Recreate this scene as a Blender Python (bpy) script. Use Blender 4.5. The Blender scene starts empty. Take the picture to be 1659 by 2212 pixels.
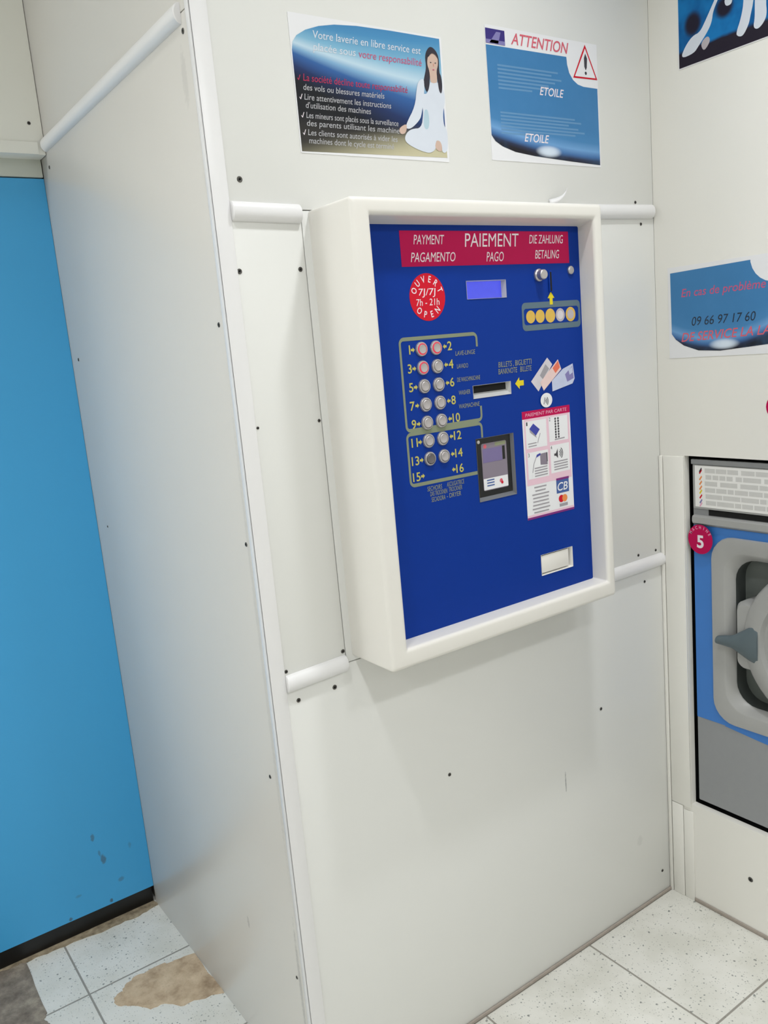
import bpy, bmesh, math, random
from mathutils import Vector, Matrix

random.seed(7)
SC = bpy.context.scene
COL = SC.collection

# ------------------------------------------------------------------ camera
cam_d = bpy.data.cameras.new('camera')
cam_d.sensor_fit = 'VERTICAL'
cam_d.sensor_height = 24.0
cam_d.lens = 1829.08 / 2212 * 24.0
cam_d.clip_start = 0.02
cam = bpy.data.objects.new('camera', cam_d)
COL.objects.link(cam)
RT = (0.81226277, -0.57658618, -0.08819049)
DN = (-0.17937055, -0.10304283, -0.97837027)
FW = (0.55502738, 0.81051252, -0.18712044)
cam.matrix_world = Matrix(((RT[0], -DN[0], -FW[0], -0.640948),
                           (RT[1], -DN[1], -FW[1], -1.354909),
                           (RT[2], -DN[2], -FW[2], 1.55),
                           (0, 0, 0, 1)))
SC.camera = cam

# ------------------------------------------------------------------ world, view, lamps
world = bpy.data.worlds.new('world')
SC.world = world
world.use_nodes = True
world.node_tree.nodes['Background'].inputs[0].default_value = (1, 1, 1, 1)
world.node_tree.nodes['Background'].inputs[1].default_value = 0.0
SC.view_settings.view_transform = 'Standard'
SC.view_settings.look = 'None'
SC.view_settings.gamma = 1.0
SC.view_settings.use_curve_mapping = False
SC.view_settings.exposure = -0.17

CEIL = 2.95          # ceiling height
ROOM_X0, ROOM_Y0 = -3.6, -5.2
# unseen recessed downlights, right-hand pair added as fill: x, y, watts, spread in degrees, radius
DOWNLIGHTS = [(-0.47, -0.66, 4.8, 112, 0.06), (0.55, -0.66, 7.4, 112, 0.07),
              (-0.50, -2.40, 17.0, 180, 0.10), (0.62, -2.40, 12.0, 180, 0.14)]
# unseen diffused ceiling panels, added for soft fill light: x, y, size x, size y, watts
FILL_PANELS = [(-1.2, -4.1, 1.8, 0.6, 18), (-2.3, 0.5, 1.4, 0.4, 36), (-2.6, -1.5, 0.6, 1.8, 17)]
LAMP_COL = (0.965, 0.985, 1.005)

W, D = 1.1494, 0.9637            # booth width, booth depth
KX0, KX1, KZ0, KZ1, KD = 0.1818, 0.8024, 0.9674, 1.8050, 0.1378   # kiosk housing
PX0, PX1, PZ0, PZ1, PD = 0.2195, 0.7763, 1.0049, 1.7669, 0.0932   # kiosk face panel

# ------------------------------------------------------------------ materials
def lin(c):
    r = []
    for v in c[:3]:
        v = v / 255.0
        r.append(v / 12.92 if v <= 0.04045 else ((v + 0.055) / 1.055) ** 2.4)
    return (r[0], r[1], r[2], 1.0)

class NT:
    """small helper for building node trees"""
    def __init__(self, m):
        self.t = m.node_tree
        self.bsdf = self.t.nodes['Principled BSDF']
    def n(self, kind, **kw):
        nd = self.t.nodes.new(kind)
        for k, v in kw.items(): setattr(nd, k, v)
        return nd
    def put(self, sock, v):
        if isinstance(v, bpy.types.NodeSocket): self.t.links.new(v, sock)
        else: sock.default_value = v
    def math(self, op, a, b=0.0, c=None, clamp=False):
        nd = self.n('ShaderNodeMath', operation=op, use_clamp=clamp)
        self.put(nd.inputs[0], a); self.put(nd.inputs[1], b)
        if c is not None: self.put(nd.inputs[2], c)
        return nd.outputs[0]
    def mix(self, f, a, b, mode='MIX'):
        nd = self.n('ShaderNodeMix', data_type='RGBA', blend_type=mode)
        self.put(nd.inputs[0], f); self.put(nd.inputs[6], a); self.put(nd.inputs[7], b)
        return nd.outputs[2]
    def obj(self):
        return self.n('ShaderNodeTexCoord').outputs['Object']
    def xyz(self, v):
        nd = self.n('ShaderNodeSeparateXYZ'); self.put(nd.inputs[0], v); return nd.outputs
    def noise(self, vec, scale, detail=4, rough=0.55):
        nd = self.n('ShaderNodeTexNoise')
        self.put(nd.inputs['Vector'], vec)
        nd.inputs['Scale'].default_value = scale; nd.inputs['Detail'].default_value = detail
        nd.inputs['Roughness'].default_value = rough
        return nd.outputs['Fac']
    def smooth(self, v, a, b, lo=0.0, hi=1.0):
        nd = self.n('ShaderNodeMapRange', interpolation_type='SMOOTHSTEP')
        self.put(nd.inputs[0], v)
        for i, q in enumerate((a, b, lo, hi)): self.put(nd.inputs[i + 1], q)
        return nd.outputs[0]
    def ramp(self, f, stops):
        nd = self.n('ShaderNodeValToRGB'); self.put(nd.inputs[0], f)
        e = nd.color_ramp.elements
        while len(e) < len(stops): e.new(0.5)
        for el, (p, c) in zip(e, stops): el.position = p; el.color = lin(c)
        return nd.outputs[0]

def new_mat(name):
    m = bpy.data.materials.new(name); m.use_nodes = True
    return m, NT(m)

def mat(name, c, rough=0.45, metal=0.0, var=0.03, scale=14, bump=0.0, spec=0.5):
    m, t = new_mat(name)
    f = t.noise(t.obj(), scale, 3)
    col = lin(c)
    dark = tuple(v * (1 - 2 * var) for v in col[:3]) + (1,)
    t.put(t.bsdf.inputs['Base Color'], t.mix(f, dark, col))
    t.bsdf.inputs['Roughness'].default_value = rough
    t.bsdf.inputs['Metallic'].default_value = metal
    t.bsdf.inputs['Specular IOR Level'].default_value = spec
    if bump:
        b = t.n('ShaderNodeBump'); b.inputs['Strength'].default_value = bump; b.inputs['Distance'].default_value = 0.001
        t.put(b.inputs['Height'], t.noise(t.obj(), scale * 30, 2)); t.put(t.bsdf.inputs['Normal'], b.outputs[0])
    return m

def glow(name, c, strength):
    m, t = new_mat(name)
    f = t.noise(t.obj(), 60, 2)
    col = lin(c)
    t.put(t.bsdf.inputs['Emission Color'], t.mix(f, tuple(v * .85 for v in col[:3]) + (1,), col))
    t.bsdf.inputs['Emission Strength'].default_value = strength
    t.bsdf.inputs['Base Color'].default_value = (0.02, 0.02, 0.03, 1)
    t.bsdf.inputs['Roughness'].default_value = 0.3
    return m

def wall_mat(name, c, rough=0.4, marks=()):
    """smooth white laminate, faint mottling, optional grey scuffs and darker bands (centre, half sizes, darkness)"""
    m, t = new_mat(name)
    o = t.obj()
    f = t.noise(o, 2.2, 4)
    col = lin(c)
    base = t.mix(f, tuple(v * .955 for v in col[:3]) + (1,), col)
    if marks:
        X, Y, Z = t.xyz(o)
        for (p, h, k) in marks:
            acc = None
            for ax, (q, s) in enumerate(zip(p, h)):
                if s is None: continue
                d = t.math('DIVIDE', t.math('SUBTRACT', (X, Y, Z)[ax], q), s)
                d = t.math('MULTIPLY', d, d)
                acc = d if acc is None else t.math('ADD', acc, d)
            acc = t.math('ADD', acc, t.math('MULTIPLY', t.math('SUBTRACT', t.noise(o, 120, 3), 0.5), 2.0))
            w = t.math('MULTIPLY', t.smooth(acc, 1.2, 0.2), k)
            base = t.mix(w, base, lin((70, 75, 78)))
    t.put(t.bsdf.inputs['Base Color'], base)
    t.bsdf.inputs['Roughness'].default_value = rough
    return m

M = {}
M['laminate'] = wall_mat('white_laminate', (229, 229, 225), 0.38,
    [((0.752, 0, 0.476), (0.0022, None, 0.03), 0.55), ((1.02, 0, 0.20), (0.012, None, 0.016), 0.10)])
M['laminate_side'] = wall_mat('side_laminate', (214, 211, 205), 0.3,  # base darkened and warmed to offset the bluish light on this side
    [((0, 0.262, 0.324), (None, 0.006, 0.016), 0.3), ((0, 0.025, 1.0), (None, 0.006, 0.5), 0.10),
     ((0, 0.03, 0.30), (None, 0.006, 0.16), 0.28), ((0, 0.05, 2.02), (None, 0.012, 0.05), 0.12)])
M['wall'] = wall_mat('painted_wall', (236, 234, 227), 0.5)
M['room'] = wall_mat('room_wall', (222, 221, 216), 0.6)
M['bulkhead'] = wall_mat('bulkhead_paint', (246, 246, 238), 0.5)
M['lintel'] = mat('lintel_paint', (206, 210, 200), 0.5)
M['pvc'] = mat('white_pvc', (232, 231, 231), 0.28, var=0.012)
M['housing'] = mat('cream_plastic', (230, 227, 220), 0.3, var=0.01)
M['door'] = wall_mat('blue_door_paint', (66, 168, 226), 0.42,
    [((-0.148, 0, 0.275), (0.006, None, 0.012), 0.55), ((-0.128, 0, 0.200), (0.008, None, 0.016), 0.6),
     ((-0.136, 0, 0.222), (0.004, None, 0.010), 0.4), ((-0.088, 0, 0.118), (0.010, None, 0.008), 0.4),
     ((-0.125, 0, 0.066), (0.006, None, 0.006), 0.8), ((-0.24, 0, 0.062), (0.006, None, 0.006), 0.7),
     ((-0.05, 0, 0.21), (0.005, None, 0.012), 0.25), ((-0.21, 0, 0.12), (0.010, None, 0.005), 0.3)])
M['screw'] = mat('dull_screw', (96, 94, 90), 0.4, 0.8)
M['hole'] = mat('screw_recess', (28, 27, 26), 0.7)
M['grime'] = mat('grey_brown_sealant', (172, 162, 152), 0.8, var=0.12, scale=40)
M['black'] = mat('black_plastic_and_gap', (10, 10, 11), 0.35)
M['void'] = mat('cavity_shade', (14, 14, 14), 0.9)  # near-black colour stands for the shade inside gaps and slots
M['blue'] = mat('kiosk_blue', (10, 53, 144), 0.5, var=0.02, spec=0.12)
M['magenta'] = mat('magenta_ink', (188, 12, 80), 0.45, spec=0.15)
M['red'] = mat('red_ink', (206, 24, 46), 0.45, spec=0.15)
M['white_ink'] = mat('white_ink', (236, 226, 232), 0.5, spec=0.15)
M['pink_letter'] = mat('pale_pink_ink', (228, 170, 196), 0.5, spec=0.15)
M['yellow'] = mat('yellow_ink', (196, 188, 98), 0.5, spec=0.15)
M['olive'] = mat('dull_yellow_ink', (146, 152, 122), 0.5, spec=0.15)
M['arrow'] = mat('bright_yellow_ink', (226, 206, 44), 0.5, spec=0.15)
M['steel'] = mat('brushed_steel', (196, 192, 192), 0.32, 0.75, var=0.05)
M['cap'] = mat('button_cap', (186, 180, 180), 0.38, 0.35, var=0.05)
M['cap_dark'] = mat('dark_button_cap', (110, 106, 108), 0.4, 0.35)
M['lamp_red'] = glow('red_button_lamp', (255, 50, 80), 0.9)
M['lcd'] = glow('blue_lcd', (76, 88, 255), 0.95)
M['lcd_digit'] = glow('lcd_digits', (150, 160, 255), 0.9)
M['term_lcd'] = glow('lavender_screen', (150, 134, 190), 0.55)
M['gold'] = mat('printed_gold', (222, 184, 90), 0.5, var=0.08, scale=60, spec=0.15)
M['silver'] = mat('printed_silver', (190, 182, 186), 0.5, var=0.08, scale=60, spec=0.15)
M['grey_frame'] = mat('grey_yellow_frame_ink', (134, 142, 118), 0.5, spec=0.15)
M['coin_frame'] = mat('grey_frame_ink', (96, 116, 128), 0.5, spec=0.15)
M['paper'] = mat('white_paper', (232, 232, 234), 0.45, var=0.01)
M['pale_pink'] = mat('pale_pink_ink_field', (232, 196, 210), 0.5)
M['dark_ink'] = mat('dark_grey_ink', (62, 60, 66), 0.5)
M['grey_ink'] = mat('grey_ink', (158, 154, 160), 0.5)
M['blue_ink'] = mat('blue_ink', (52, 62, 160), 0.5)
M['card_blue'] = mat('card_logo_blue', (62, 92, 156), 0.5)
M['orange'] = mat('orange_ink', (234, 140, 72), 0.5)
M['purple'] = mat('purple_ink', (124, 30, 120), 0.5)
M['note_grey'] = mat('banknote_grey', (214, 208, 214), 0.5, var=0.08, scale=50)
M['note_pink'] = mat('banknote_pink', (232, 204, 200), 0.5, var=0.06, scale=50)
M['note_blue'] = mat('banknote_blue', (198, 206, 232), 0.5, var=0.1, scale=50)
M['note_orange'] = mat('banknote_orange', (228, 112, 84), 0.5)
M['term_face'] = mat('terminal_mauve', (134, 124, 138), 0.4)
M['lip_grey'] = mat('grey_lip', (196, 196, 196), 0.35, 0.2)
M['lip_dark'] = mat('dull_metal_lip', (120, 122, 128), 0.35, 0.5)
M['mach_grey'] = mat('machine_grey', (150, 152, 154), 0.42, 0.1, var=0.03, scale=60)
M['mach_light'] = mat('machine_light_grey', (168, 168, 166), 0.4, 0.1, var=0.03, scale=40)
M['mach_dark'] = mat('machine_recess_grey', (108, 114, 110), 0.5, var=0.03)
M['mach_well_shade'] = mat('machine_well_shade', (70, 75, 73), 0.6, var=0.03)  # darker than the machine grey: shade of the door recess put into the colour
M['mach_blue'] = mat('machine_blue', (60, 124, 202), 0.4, var=0.03)
M['lever'] = mat('slate_lever', (88, 102, 108), 0.35, var=0.05)
M['glass'] = mat('door_glass', (40, 46, 46), 0.08)
M['strip_white'] = mat('decal_white', (238, 237, 234), 0.45, var=0.02)
M['strip_grey'] = mat('decal_grey_text', (208, 207, 204), 0.5, var=0.04, scale=90)
M['skin'] = mat('printed_skin', (206, 178, 162), 0.5)
M['hair'] = mat('printed_hair', (42, 36, 48), 0.5)
M['dress'] = mat('printed_white_dress', (214, 220, 230), 0.5, var=0.03, scale=40)
M['dress_shade'] = mat('printed_pale_blue', (178, 204, 216), 0.5)
M['navy'] = mat('navy_ink', (52, 38, 120), 0.5)
M['violet_mid'] = mat('violet_ink', (128, 122, 176), 0.5)
M['poster_line'] = mat('pale_blue_body_text', (98, 146, 188), 0.5)
M['warn_pink'] = mat('red_title_ink', (214, 96, 112), 0.5)
M['text_grey'] = mat('grey_white_letters', (186, 186, 190), 0.5)
M['dark_pink'] = mat('crimson_letters', (176, 30, 78), 0.5)
M['phone'] = mat('black_letters', (26, 40, 58), 0.5)
M['rose'] = mat('rose_letters', (196, 84, 122), 0.5)
M['concrete'] = None
M['diffuser'] = glow('lamp_diffuser', (250, 252, 255), 2.0)

def floor_material():
    m, t = new_mat('terrazzo_tiles')
    o = t.obj(); X, Y, Z = t.xyz(o)
    P = 0.358
    def cell(v, off):
        q = t.math('DIVIDE', t.math('SUBTRACT', v, off), P)
        fr = t.math('FRACT', q)
        d = t.math('MULTIPLY', t.math('MINIMUM', fr, t.math('SUBTRACT', 1.0, fr)), P)
        return d, t.math('FLOOR', q)
    dx, ix = cell(X, -0.271); dy, iy = cell(Y, 0.713)
    joint = t.smooth(t.math('MINIMUM', dx, dy), 0.0032, 0.0018)
    comb = t.n('ShaderNodeCombineXYZ'); t.put(comb.inputs[0], ix); t.put(comb.inputs[1], iy)
    wn = t.n('ShaderNodeTexWhiteNoise'); t.put(wn.inputs['Vector'], comb.outputs[0])
    base = t.mix(wn.outputs['Value'], lin((218, 217, 210)), lin((226, 225, 218)))
    base = t.mix(t.smooth(t.noise(o, 9, 5), 0.35, 0.7), base, lin((210, 209, 200)))
    for sc, r, c, k, keep in ((95, 0.17, (112, 120, 118), 0.75, 0.55), (48, 0.12, (92, 98, 96), 0.8, 0.70), (170, 0.2, (150, 152, 146), 0.6, 0.4)):
        v = t.n('ShaderNodeTexVoronoi'); t.put(v.inputs['Vector'], o); v.inputs['Scale'].default_value = sc
        w = t.smooth(t.math('ADD', v.outputs['Distance'], t.math('MULTIPLY', t.math('SUBTRACT', t.noise(o, 220, 2), .5), .25)), r + .06, r - .04)
        cr = t.xyz(v.outputs['Color'])[0]
        w = t.math('MULTIPLY', t.math('MULTIPLY', w, t.math('GREATER_THAN', cr, keep)), k)
        base = t.mix(w, base, lin(c))
    base = t.mix(t.math('MULTIPLY', joint, 0.75), base, lin((112, 106, 96)))
    t.put(t.bsdf.inputs['Base Color'], base)
    t.bsdf.inputs['Roughness'].default_value = 0.5
    b = t.n('ShaderNodeBump'); b.inputs['Strength'].default_value = 0.4; b.inputs['Distance'].default_value = 0.002
    t.put(b.inputs['Height'], t.math('SUBTRACT', t.noise(o, 60, 3), joint)); t.put(t.bsdf.inputs['Normal'], b.outputs[0])
    return m

def rough_material(name, a, b, c, scale=22):
    m, t = new_mat(name)
    o = t.obj()
    f = t.noise(o, scale, 6, 0.65); g = t.noise(o, scale * 7, 4, 0.7)
    col = t.ramp(f, [(0.3, a), (0.5, b), (0.72, c)])
    col = t.mix(t.smooth(g, 0.55, 0.75, 0.0, 0.5), col, lin(a))
    t.put(t.bsdf.inputs['Base Color'], col)
    t.bsdf.inputs['Roughness'].default_value = 0.85
    bp = t.n('ShaderNodeBump'); bp.inputs['Strength'].default_value = 0.5; bp.inputs['Distance'].default_value = 0.002
    t.put(bp.inputs['Height'], g); t.put(t.bsdf.inputs['Normal'], bp.outputs[0])
    return m

M['tiles'] = floor_material()
M['concrete'] = rough_material('bare_screed', (96, 86, 76), (128, 118, 106), (164, 154, 136))
M['mortar'] = rough_material('tan_mortar', (150, 128, 102), (190, 168, 140), (214, 194, 166), 16)
M['threshold'] = rough_material('threshold_grit', (104, 92, 74), (150, 136, 112), (184, 170, 144), 40)

def poster_woman_print():
    m, t = new_mat('poster_sky_print')
    o = t.obj(); X, Y, Z = t.xyz(o)
    u = t.math('SUBTRACT', X, 0.182)
    c = t.math('ADD', t.math('MULTIPLY', u, -0.205), t.math('MULTIPLY', t.math('MULTIPLY', u, u), 0.24))
    d = t.math('SUBTRACT', Z, t.math('ADD', c, 2.083))
    s = t.math('DIVIDE', d, t.math('ADD', 1.0, t.math('MULTIPLY', u, 4.2)))
    f = t.math('MULTIPLY_ADD', s, 8.0, 0.5)      # s in -.0625...+.0625
    col = t.ramp(f, [(0.02, (24, 26, 34)), (0.20, (36, 52, 96)), (0.36, (54, 96, 156)), (0.44, (128, 170, 204)),
                     (0.50, (188, 212, 226)), (0.60, (126, 178, 206)), (0.76, (76, 140, 186)), (0.95, (58, 118, 172))])
    left = t.math('MULTIPLY', t.smooth(Z, 2.045, 1.99), t.smooth(X, 0.42, 0.22))
    col = t.mix(t.math('MULTIPLY', left, 0.85), col, lin((30, 31, 34)))
    low = t.smooth(Z, 1.972, 1.935)
    ground = t.mix(t.smooth(t.math('ADD', t.math('MULTIPLY', X, 0.22), t.math('MULTIPLY', Z, -1.0)), -1.885, -1.812),
                   lin((52, 50, 48)), lin((196, 190, 158)))
    col = t.mix(low, col, ground)
    t.put(t.bsdf.inputs['Base Color'], col)
    t.bsdf.inputs['Roughness'].default_value = 0.45
    t.bsdf.inputs['Specular IOR Level'].default_value = 0.2
    return m

def poster_blue_print(name, axis, flip, c0, v0, k, gu, gv):
    """blue notice print: light wave, white glint and dark band following the curved lower edge"""
    m, t = new_mat(name)
    o = t.obj(); XYZ = t.xyz(o)
    u = t.math('MULTIPLY', XYZ[axis], flip); v = XYZ[2]
    q = t.math('SUBTRACT', c0, u)
    e = t.math('SUBTRACT', v, t.math('MULTIPLY_ADD', t.math('MULTIPLY', q, q), k, v0))
    col = t.ramp(t.math('MULTIPLY', e, 14.0), [(0.0, (34, 32, 38)), (0.10, (44, 52, 78)), (0.22, (70, 112, 166)), (0.38, (112, 160, 208)),
                                               (0.62, (72, 130, 180)), (1.0, (66, 124, 174))])
    gx = t.math('DIVIDE', t.math('SUBTRACT', u, gu), 0.034); gy = t.math('DIVIDE', t.math('SUBTRACT', v, gv), 0.011)
    g = t.math('ADD', t.math('MULTIPLY', gx, gx), t.math('MULTIPLY', gy, gy))
    col = t.mix(t.smooth(g, 1.6, 0.0, 0.0, 0.95), col, lin((220, 232, 244)))
    col = t.mix(t.smooth(t.noise(o, 12, 3), 0.4, 0.8, 0.0, 0.25), col, lin((84, 138, 190)))
    t.put(t.bsdf.inputs['Base Color'], col)
    t.bsdf.inputs['Roughness'].default_value = 0.45
    t.bsdf.inputs['Specular IOR Level'].default_value = 0.2
    return m

def poster_night_print():
    m, t = new_mat('poster_night_print')
    o = t.obj(); X, Y, Z = t.xyz(o)
    u = t.math('MULTIPLY', Y, -1.0)
    n = t.noise(o, 14, 3)
    col = t.mix(t.smooth(n, 0.35, 0.65), lin((6, 88, 150)), lin((20, 118, 184)))
    for cu, cv, ru, rv in ((0.118, 2.196, 0.022, 0.026), (0.196, 2.203, 0.022, 0.022), (0.30, 2.27, 0.05, 0.04), (0.10, 2.32, 0.03, 0.05)):
        a = t.math('DIVIDE', t.math('SUBTRACT', u, cu), ru); b = t.math('DIVIDE', t.math('SUBTRACT', Z, cv), rv)
        g = t.math('ADD', t.math('MULTIPLY', a, a), t.math('MULTIPLY', b, b))
        col = t.mix(t.smooth(g, 1.4, 0.3), col, lin((30, 26, 44)))
    edge = t.math('MULTIPLY_ADD', t.noise(o, 20, 2), 0.012, 2.143)
    col = t.mix(t.smooth(t.math('SUBTRACT', Z, edge), 0.004, -0.006), col, lin((34, 28, 42)))
    t.put(t.bsdf.inputs['Base Color'], col)
    t.bsdf.inputs['Roughness'].default_value = 0.45
    t.bsdf.inputs['Specular IOR Level'].default_value = 0.2
    return m
M['p_woman'] = poster_woman_print()
M['p_notice'] = poster_blue_print('notice_print', 0, 1.0, 0.965, 1.917, 0.31, 0.80, 1.937)
M['p_phone'] = poster_blue_print('phone_notice_print', 1, -1.0, 0.17, 1.481, 1.7, 0.185, 1.495)
M['p_night'] = poster_night_print()

# ------------------------------------------------------------------ mesh helpers
def link(name, me, mats, parent=None):
    o = bpy.data.objects.new(name, me)
    COL.objects.link(o)
    for m in (mats if isinstance(mats, (list, tuple)) else [mats]): me.materials.append(m)
    if parent is not None:
        o.parent = parent
        o.matrix_parent_inverse = Matrix.Translation(parent.location).inverted()
    return o

def tag(o, label=None, cat=None, group=None, kind=None):
    if label: o['label'] = label
    if cat: o['category'] = cat
    if group: o['group'] = group
    if kind: o['kind'] = kind
    return o

def empty(name, loc):
    o = bpy.data.objects.new(name, None); COL.objects.link(o)
    o.empty_display_size = 0.05
    o.location = loc
    return o

def finish(bm, name, mats, parent=None, smooth=True, angle=35):
    bmesh.ops.recalc_face_normals(bm, faces=bm.faces[:])
    me = bpy.data.meshes.new(name); bm.to_mesh(me); bm.free()
    if smooth:
        for p in me.polygons: p.use_smooth = True
        me.set_sharp_from_angle(angle=math.radians(angle))
    return link(name, me, mats, parent)

def add_box(bm, x0, x1, y0, y1, z0, z1, bev=0.0, seg=2):
    r = bmesh.ops.create_cube(bm, size=1.0)
    vs = r['verts']
    for v in vs:
        v.co = Vector(((x0 + x1) / 2 + v.co.x * (x1 - x0), (y0 + y1) / 2 + v.co.y * (y1 - y0), (z0 + z1) / 2 + v.co.z * (z1 - z0)))
    if bev:
        es = list({e for v in vs for e in v.link_edges})
        bmesh.ops.bevel(bm, geom=es, offset=bev, segments=seg, affect='EDGES', profile=0.5)

def box(name, b, m, parent=None, bev=0.0):
    bm = bmesh.new(); add_box(bm, *b, bev=bev)
    return finish(bm, name, m, parent)

# plane maps: (u, v, d) -> world; d is the distance out of the surface
def front_map(y0): return lambda u, v, d=0.0: Vector((u, y0 - d, v))
def right_map(x0): return lambda u, v, d=0.0: Vector((x0 - d, -u, v))
def side_map(x0): return lambda u, v, d=0.0: Vector((x0 - d, u, v))
FR = front_map(0.0); RW = right_map(W); PN = front_map(-PD); SD = side_map(0.0)

def lathe(name, mp, cu, cv, prof, m, parent=None, n=28, su=1.0, sv=1.0, close=True):
    bm = bmesh.new(); rings = []
    for r, d in prof:
        if r < 1e-6: rings.append([bm.verts.new(mp(cu, cv, d))])
        else: rings.append([bm.verts.new(mp(cu + su * r * math.cos(2 * math.pi * i / n), cv + sv * r * math.sin(2 * math.pi * i / n), d)) for i in range(n)])
    for a, b in zip(rings, rings[1:]):
        for i in range(n):
            j = (i + 1) % n
            if len(a) == 1 and len(b) == 1: continue
            if len(a) == 1: bm.faces.new((a[0], b[i], b[j]))
            elif len(b) == 1: bm.faces.new((a[i], a[j], b[0]))
            else: bm.faces.new((a[i], a[j], b[j], b[i]))
    return finish(bm, name, m, parent)

def rrect(u0, u1, v0, v1, r, k=6):
    pts = []
    for cu, cv, a0 in ((u1 - r, v1 - r, 0), (u0 + r, v1 - r, 90), (u0 + r, v0 + r, 180), (u1 - r, v0 + r, 270)):
        for i in range(k + 1):
            a = math.radians(a0 + 90 * i / k)
            pts.append((cu + r * math.cos(a), cv + r * math.sin(a)))
    return pts

def loft(name, mp, loops, m, parent=None, cap_first=False, cap_last=False, angle=35):
    """loops: list of (points, d)"""
    bm = bmesh.new()
    L = [[bm.verts.new(mp(u, v, d)) for u, v in pts] for pts, d in loops]
    n = len(L[0])
    for a, b in zip(L, L[1:]):
        for i in range(n):
            j = (i + 1) % n
            bm.faces.new((a[i], a[j], b[j], b[i]))
    if cap_first: bm.faces.new(L[0])
    if cap_last: bm.faces.new(L[-1])
    return finish(bm, name, m, parent, angle=angle)

def half_rail(name, mp, u0, u1, vc, r, m, parent=None, h=None, vertical_tilt=0.0):
    """half round cover strip running along u"""
    h = h or r * 0.8
    bm = bmesh.new(); n = 10; rings = []
    for u, s in ((u0, 0.86), (u0 + 0.0015, 1.0), (u1 - 0.0015, 1.0), (u1, 0.86)):
        t = (u - u0) / (u1 - u0) * vertical_tilt
        rings.append([bm.verts.new(mp(u, vc + t + s * r * math.cos(math.pi * i / n), s * h * math.sin(math.pi * i / n))) for i in range(n + 1)])
    for a, b in zip(rings, rings[1:]):
        for i in range(n): bm.faces.new((a[i], a[i + 1], b[i + 1], b[i]))
        bm.faces.new((a[0], b[0], b[n], a[n]))
    bm.faces.new(rings[0]); bm.faces.new(rings[-1])
    return finish(bm, name, m, parent)

# ---- lettering: text is turned into mesh outlines
_tc = bpy.data.curves.new('lettering', 'FONT')
_to = bpy.data.objects.new('lettering', _tc); COL.objects.link(_to)
_cache = {}
def glyphs(text, shear=0.0, bold=0.0):
    key = (text, shear, bold)
    if key not in _cache:
        _tc.body = text; _tc.size = 1.0; _tc.shear = shear; _tc.offset = bold; _tc.resolution_u = 4
        dg = bpy.context.evaluated_depsgraph_get(); dg.update()
        me = bpy.data.meshes.new_from_object(_to.evaluated_get(dg))
        _cache[key] = ([(v.co.x, v.co.y) for v in me.vertices], [tuple(p.vertices) for p in me.polygons])
        bpy.data.meshes.remove(me)
    return _cache[key]
CAPH = max(p[1] for p in glyphs('H')[0])

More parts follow.
